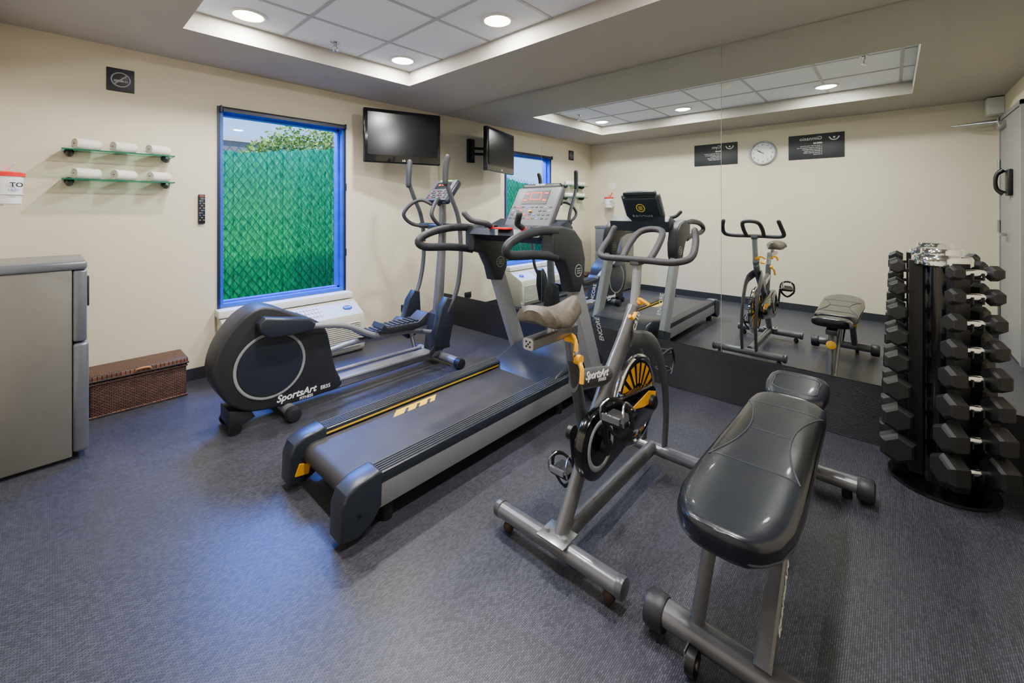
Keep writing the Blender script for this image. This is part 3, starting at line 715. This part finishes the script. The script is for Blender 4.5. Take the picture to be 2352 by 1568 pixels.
g.use(M_dark).lathe([(-.05,.028),(-.03,.03),(-.012,.06),(.012,.06),(.03,.03),(.05,.028)],fc,(0,1,0)); g.part('flywheel',t,'flywheel disc with yellow radial vanes')
def hull2(c1,r1,c2,r2,n=14):
    p=[]; dx=c2[0]-c1[0];dz=c2[1]-c1[1];a0=math.atan2(dz,dx); d=math.hypot(dx,dz); b=math.acos((r1-r2)/d)
    for i in range(n+1):
        a=a0+b+(2*math.pi-2*b)*i/n; p.append((c1[0]+math.cos(a)*r1,c1[1]+math.sin(a)*r1))
    for i in range(n+1):
        a=a0-b+2*b*i/n; p.append((c2[0]+math.cos(a)*r2,c2[1]+math.sin(a)*r2))
    return p
cg=(-1.665,.395)
g=G(M_glossk); g.prism(hull2(cg,.135,(-1.20,.405),.075),'xz',by-.075,by-.035,bev=.01)
g.use(M_txtg); g.torus((cg[0],by-.077,cg[1]),(0,1,0),.088,.010,r2=.003,n=40)
g.use(M_yel); g.prism([(-1.41,.44),(-1.22,.465),(-1.15,.44),(-1.16,.40),(-1.28,.41)],'xz',by-.078,by-.074)
g.use(M_black); g.lathe([(0,.035),(.02,.032),(.026,.02)],(-1.20,by-.075,.405),(0,-1,0)); g.part('chain_guard',t)
for s,(px_,pz) in ((-1,(-1.70,.54)),(1,(-1.62,.19))):
    yy=by-.09 if s<0 else by+.05
    g=G(M_black); g.cyl((cg[0],yy,cg[1]),(cg[0],yy+.02*s,cg[1]),.03)
    g.tube([(cg[0],yy+.012*s,cg[1]),(px_,yy+.02*s,pz)],.014,ry=.009,up=(0,1,0),n=10); cr_=g.part('crank_arm',t)
    g=G(M_black); yp=yy+.08*s
    g.box((px_-.045,yp-.045,pz-.012),(px_+.045,yp+.045,pz+.012),bev=.006)
    g.use(M_steel); g.cyl((px_,yy+.015*s,pz),(px_,yp+.05*s,pz),.007)
    for k in (-1,1): g.tube([(px_-.045,yp+k*.045,pz),(px_-.05,yp+k*.045,pz+.05),(px_,yp+k*.03,pz+.07),(px_+.045,yp+k*.045,pz+.03)],.004,n=6,sm=3)
    g.box((px_-.06,yp-.035,pz+.008),(px_-.048,yp+.035,pz+.03))
    g.use(M_rub); g.tube([(px_,yp-.055,pz-.02),(px_-.01,yp-.05,pz+.05),(px_-.01,yp,pz+.075),(px_-.01,yp+.05,pz+.05),(px_,yp+.055,pz-.02),(px_,yp,pz-.07),(px_,yp-.055,pz-.02)],.009,ry=.002,n=6,sm=3); g.part('pedal',cr_,'black pedal with toe strap')
g=G(M_steel); g.tube([(-1.76,by,.74),(-1.785,by,.845)],.02,n=14); g.part('seat_post',t)
g=G(M_steel); g.tube([(-2.03,by-.01,.862),(-1.76,by-.01,.862)],.022,ry=.02,up=(0,0,1),sq=True)
g.use(M_black)
for a,b in ((-.008,.008),(.008,.008),(-.008,-.008),(.008,-.008),(0,0)): g.cyl((-2.0315,by-.01+a,.862+b),(-2.029,by-.01+a,.862+b),.0035,n=8)
g.use(M_steel).tube([(-1.90,by-.01,.88),(-1.90,by-.01,.92)],.016); g.part('seat_slider',t)
g=G(M_yel); g.tube([(-1.80,by-.03,.845),(-1.82,by-.06,.835),(-1.83,by-.07,.80)],.009,n=8,sm=3); g.cyl((-1.79,by,.83),(-1.79,by-.035,.83),.016); g.part('adjustment_lever',t,'yellow adjustment lever')
g=G(M_yel); g.tube([(-1.75,by-.03,.73),(-1.76,by-.05,.71),(-1.77,by-.055,.66)],.009,n=8,sm=3); g.cyl((-1.75,by,.74),(-1.75,by-.04,.74),.019); g.part('adjustment_lever',t,'yellow adjustment lever')
secs=[]
for i in range(15):
    u=i/14; x=-2.03+.27*u
    w_=.075*(1-u)**.8+.022 if u>.25 else .096-.02*abs(u-.12)/.12
    if i==0: w_*=.7
    if i==14: w_*=.6
    th=.032 if 0<i<14 else .018
    zz=.95+.012*math.cos(u*2*math.pi)
    ring=[]
    for j in range(20):
        a=2*math.pi*j/20; ring.append((x,by-.03+w_*math.copysign(abs(math.cos(a))**.8,math.cos(a)),zz+th*math.copysign(abs(math.sin(a))**.8,math.sin(a))-(.02*abs(math.cos(a))**2)))
    secs.append(ring)
G(M_saddle).loft(secs).part('saddle',t,'worn grey-brown padded saddle')
g=G(M_silver2); g.tube([(-1.23,by,.80),(-1.195,by,.98),(-1.185,by,1.06)],.022,ry=.02,n=14); g.part('handlebar_post',t)
g=G(M_yel); g.tube([(-1.20,by+.0,.88),(-1.23,by-.04,.89),(-1.23,by-.08,.87)],.008,n=8,sm=3); g.cyl((-1.21,by,.875),(-1.21,by-.035,.875),.018); g.part('height_lever',t,'yellow height lever')
g=G(M_yel); g.tube([(-1.27,by-.03,.83),(-1.33,by-.045,.82),(-1.37,by-.05,.84)],.009,n=8,sm=3); g.part('brake_lever',t,'yellow brake lever')
g=G(M_grip)
L_=[(-1.02,by+.215,1.215),(-1.05,by+.23,1.16),(-1.13,by+.235,1.095),(-1.20,by+.18,1.075),(-1.21,by+.06,1.075),(-1.21,by-.06,1.075),(-1.20,by-.18,1.075),(-1.13,by-.235,1.095),(-1.05,by-.23,1.16),(-1.02,by-.215,1.215)]
g.tube(L_,.0165,n=14,sm=6,rnd=True)
g.tube([(-1.20,by+.07,1.08),(-1.12,by+.075,1.14),(-1.03,by+.06,1.20),(-.99,by,1.215),(-1.03,by-.06,1.20),(-1.12,by-.075,1.14),(-1.20,by-.07,1.08)],.0165,n=14,sm=6)
g.use(M_gun); g.obox((-1.19,by,1.062),(.07,.05,.03),bev=.008); g.part('handlebar',t)
g=G(M_black); g.tube([(-1.0,by-.05,.57),(-.91,by-.06,.58),(-.88,by-.06,.51),(-.92,by-.06,.45)],.006,n=8,sm=4); g.torus((-.92,by-.02,.56),(0,0,1),.04,.004); g.torus((-.92,by-.02,.47),(0,0,1),.038,.004); g.part('bottle_holder',t)

# ---------- bench
cy=-3.675
t=thing('weight_bench','adjustable weight bench with black vinyl pads on a gunmetal frame','weight bench',(-1.35,cy,0))
def interp(tab,x):
    for (a,b),(c,d) in zip(tab,tab[1:]):
        if a<=x<=c:
            u=(x-a)/(c-a); u=u*u*(3-2*u)*.5+u*.5; return b+(d-b)*u
    return tab[-1][1]
def seam(x):
    if -1.66<x<-1.06:
        u=(x+1.36)/.30; return .068+.075*u*u
    return 9
wt=[(-1.985,.04),(-1.975,.075),(-1.95,.105),(-1.90,.132),(-1.82,.147),(-1.70,.150),(-1.5,.146),(-1.36,.141),(-1.2,.138),(-1.05,.137),(-.99,.130),(-.965,.115),(-.955,.10)]
def pad(xs,wt,zc,th,tilt=0,x0=0,n=48):
    secs=[]
    for k,x in enumerate(xs):
        w_=interp(wt,x); e=1 if 0<k<len(xs)-1 else .6
        if k in (1,len(xs)-2): e=.88
        ring=[]
        for j in range(n):
            a=2*math.pi*j/n; ca,sa=math.cos(a),math.sin(a)
            ring.append((x,cy+w_*math.copysign(abs(ca)**.45,ca),zc+tilt*(x-x0)+th*e*math.copysign(abs(sa)**.5,sa)*(1.0 if sa<0 else 1+.15*abs(sa))))
        secs.append(ring)
    return secs
xs=[-1.985,-1.980,-1.972,-1.96,-1.945]+[-1.93+.02*i for i in range(48)]+[-.975,-.965,-.957,-.953]
def mf(c): return M_leather2 if (c.z>.47 and abs(c.y-cy)>seam(c.x)) else M_leather
g=G(M_leather); g.loft(pad(xs,wt,.468,.034,n=72),matf=mf); g.part('back_pad',t)
def ztp(x,y,zc,th,w_): 
    q=min(.999,abs(y)/w_); ca=q**(1/.45); sa=math.sqrt(max(0,1-ca*ca)); return zc+th*(sa**.5)*(1+.15*sa)
g=G(M_seam)
for s in (-1,1):
    pts=[]
    for i in range(25):
        x=-1.63+.54*i/24; y=s*seam(x); w_=interp(wt,x)
        if abs(y)<w_*.98: pts.append((x,cy+y,ztp(x,y,.468,.034,w_)+.0005))
    g.tube(pts,.0028,n=6)
for x in (-1.62,-1.36,-1.10):
    w_=interp(wt,x); lim=min(seam(x),w_*.97)
    g.tube([(x,cy+lim*(-1+2*k/12),ztp(x,lim*(-1+2*k/12),.468,.034,w_)+.0003) for k in range(13)],.002,n=6)
# piping along the lower edge of the pad
g.tube([(x,cy+sd*interp(wt,x)*.985,.452) for sd,xr in ((1,xs[2:-2]),(-1,xs[2:-2][::-1])) for x in xr],.004,n=6,closed=True)
g.part('seam_piping',t)
wt2=[(-.935,.07),(-.92,.095),(-.88,.112),(-.80,.122),(-.72,.12),(-.69,.105),(-.68,.08)]
xs2=[-.935,-.932,-.926,-.918]+[-.91+.018*i for i in range(12)]+[-.698,-.69,-.684,-.68]
g=G(M_leather); g.loft(pad(xs2,wt2,.478,.03,tilt=.12,x0=-.81)); g.part('seat_pad',t)
g=G(M_seam)
lp=[(-.88,-.07),(-.87,.07),(-.80,.085),(-.73,.08),(-.72,0),(-.73,-.08),(-.80,-.085)]
g.tube([(x,cy+y,.478+.12*(x+.81)+.0335) for x,y in lp],.0022,n=6,sm=4,closed=True); g.part('seam_piping',t)
g=G(M_gun); g.box((-1.80,cy-.035,.40),(-.72,cy+.035,.438),bev=.006); g.part('pad_support',t)
for x,h_ in ((-1.835,.21),(-.66,.235)):
    g=G(M_gunl); g.tube([(x,cy-h_,.07),(x,cy+h_,.07)],.042,ry=.034,up=(0,0,1),n=18); st=g.part('foot_tube',t)
    for s in (-1,1):
        g=G(M_dark); g.cyl((x,cy+s*(h_-.025),.06),(x,cy+s*(h_+.04),.06),.052,bev=.014); g.part('end_cap',st)
        if x>-1: G(M_black).cyl((x,cy+s*(h_-.06),0),(x,cy+s*(h_-.06),.04),.02).part('foot',st)
        else:
            g=G(M_black); g.cyl((x-.06,cy+s*.09-.012,.035),(x-.06,cy+s*.09+.012,.035),.034); g.use(M_steel); g.cyl((x-.06,cy+s*.09-.016,.035),(x-.06,cy+s*.09+.016,.035),.012); g.obox((x-.045,cy+s*.09+.018,.05),(.06,.004,.03)); g.part('transport_wheel',st)
g=G(M_gunl); g.tube([(-1.83,cy+.10,.09),(-1.74,cy+.07,.41)],.02,n=14); g.part('leg',t)
g=G(M_gunl); g.tube([(-1.84,cy-.075,.085),(-1.62,cy-.075,.27),(-1.44,cy-.075,.42)],.031,ry=.022,up=(0,1,0),sq=True); lg=g.part('leg',t)
g=G(M_txtw); g.text('SportsArt',.046,(-1.70,cy-.0975,.200),(-.76,0,-.65),(.65,0,-.76),off=.001,shear=.2); 
M2=g
# lettering must face outwards (-y); mirror the winding by rebuilding with the outward frame
g=G(M_txtw); g.text('SportsArt',.046,(-1.70,cy-.0975,.200),(.76,0,.65),(-.65,0,.76),off=.001,shear=.2); g.part('lettering',lg)
g=G(M_gunl); g.tube([(-1.30,cy,.40),(-1.05,cy,.30),(-.80,cy,.17),(-.66,cy,.09)],.03,ry=.032,up=(0,1,0),sq=True,sm=3); g.part('leg',t)
g=G(M_gunl); g.tube([(-.82,cy,.42),(-.74,cy,.27),(-.67,cy,.09)],.024,n=14); g.part('leg',t)
g=G(M_yel); g.cyl((-1.40,cy-.07,.36),(-1.40,cy-.115,.36),.02,bev=.004); g.part('pull_pin',t,'yellow pull pin knob')
g=G(M_yel); g.cyl((-.72,cy-.0,.33),(-.70,cy,.335),.03,bev=.004); g.part('pull_pin',t,'yellow pull pin knob')
g=G(M_steel); g.tube([(-1.15,cy-.05,.36),(-1.0,cy-.05,.30)],.01); g.part('adjustment_bar',t)

# ---------- dumbbell rack
rx,ry_=-.24,-4.18
t=thing('dumbbell_rack','black vertical tower rack with chrome cap holding hex dumbbells','dumbbell rack',(rx,ry_,0))
g=G(M_glossk); g.lathe([(0,.19),(.006,.195),(.016,.193),(.02,.17),(.024,.0)],(rx,ry_,.0),(0,0,1),n=48); g.part('base',t)
g=G(M_glossk); g.cyl((rx,ry_,.02),(rx,ry_,1.06),.074,n=40); g.part('column',t)
g=G(M_chrome); g.lathe([(0,.076),(.004,.10),(.01,.106),(.04,.106),(.05,.10),(.054,.085),(.058,.075),(.078,.073),(.086,.068),(.09,.0)],(rx,ry_,1.045),(0,0,1),n=48); g.part('top_cap',t,'chrome top cap')
zs=[1.035,.93,.813,.695,.57,.44,.30,.16]
hr=[.034,.037,.043,.048,.054,.060,.067,.075]; hl=[.048,.050,.054,.060,.066,.072,.080,.088]
def hexhead(s):
    g=G(M_rub); rings=[]
    for d,r in ((0,.6),(.06,.84),(.2,1),(.78,1),(.93,.88),(1,.72)):
        rings.append([(s*d,math.cos(math.pi/6+k*math.pi/3)*r,math.sin(math.pi/6+k*math.pi/3)*r) for k in range(6)])
    g.loft(rings); return g.mesh('head',ang=25)
hm=[hexhead(1),hexhead(-1)]
g=G(M_chrome); g._rings([(V((d,0,0)),r) for d,r in ((-.052,.012),(-.035,.013),(-.018,.0155),(0,.017),(.018,.0155),(.035,.013),(.052,.012))],V((1,0,0)),20); hd=g.mesh('handle')
for si,(ang,dist) in enumerate(((212,.175),(92,.16),(332,.142))):
    a=math.radians(ang); nx,ny=math.cos(a),math.sin(a); tx,ty=-ny,nx
    g=G(M_black); g.obox((rx+nx*.09,ry_+ny*.09,.55),(.05,.06,1.04),ax=(nx,ny,0)); g.part('upright_plate',t)
    for li,z in enumerate(zs):
        cx_,cy_=rx+nx*dist,ry_+ny*dist
        g=G(M_black)
        for q in (-1,1):
            g.obox((rx+nx*(dist-.025)+tx*.02*q,ry_+ny*(dist-.025)+ty*.02*q,z-.021),(.085,.006,.012),ax=(nx,ny,0))
            g.obox((rx+nx*(dist+.017)+tx*.02*q,ry_+ny*(dist+.017)+ty*.02*q,z-.010),(.006,.006,.03),ax=(nx,ny,0))
        g.part('cradle',t)
        db=thing('dumbbell','black rubber hex dumbbell with chrome handle on the rack','dumbbell',(cx_,cy_,z+.003),group='hex dumbbells on the tower rack',rot=a+math.pi/2)
        for m_,nm in ((hm[0],'head'),(hm[1],'head'),(hd,'handle')):
            o=bpy.data.objects.new(nm,m_); COL.objects.link(o); o.parent=db
            if nm=='head':
                o.scale=(hl[li],hr[li],hr[li]); o.location=(.048 if m_ is hm[0] else -.048,0,0)

# ---------- light from outside
sun=bpy.data.lights.new('sun','SUN'); sun.energy=7.0; sun.angle=.02; so=bpy.data.objects.new('sun',sun); COL.objects.link(so)
so.rotation_euler=V((.2,.5,-1.2)).to_track_quat('-Z','Y').to_euler()
sk=bpy.data.lights.new('sky_light','AREA'); sk.shape='RECTANGLE'; sk.size=1.6; sk.size_y=.9; sk.energy=520; sk.color=(.07,.22,1)
ko=bpy.data.objects.new('sky_light',sk); COL.objects.link(ko); ko.location=(-1.75,.8,2.75); ko.rotation_euler=V((-.25,-1.1,-1.0)).to_track_quat('-Z','Y').to_euler()
w=bpy.data.worlds.new('world'); bpy.context.scene.world=w; w.use_nodes=True; N=w.node_tree.nodes; L=w.node_tree.links
bg=N['Background']; tc=N.new('ShaderNodeTexCoord'); sx=N.new('ShaderNodeSeparateXYZ'); cr=N.new('ShaderNodeValToRGB')
L.new(tc.outputs['Generated'],sx.inputs[0]); L.new(sx.outputs['Z'],cr.inputs['Fac']); L.new(cr.outputs['Color'],bg.inputs['Color'])
cr.color_ramp.elements[0].color=(.40,.66,1,1); cr.color_ramp.elements[1].color=(.08,.26,.9,1); cr.color_ramp.elements[1].position=.5
bg.inputs['Strength'].default_value=2.4

# ---------- camera
cam=bpy.data.cameras.new('camera'); co=bpy.data.objects.new('camera',cam); COL.objects.link(co)
co.location=(-3.12,-4.005,1.32); co.rotation_euler=(math.radians(90),0,math.radians(-47.79))
cam.sensor_fit='HORIZONTAL'; cam.sensor_width=36; cam.lens=14.746; cam.shift_y=-304/2352; cam.clip_start=.03
bpy.context.scene.camera=co
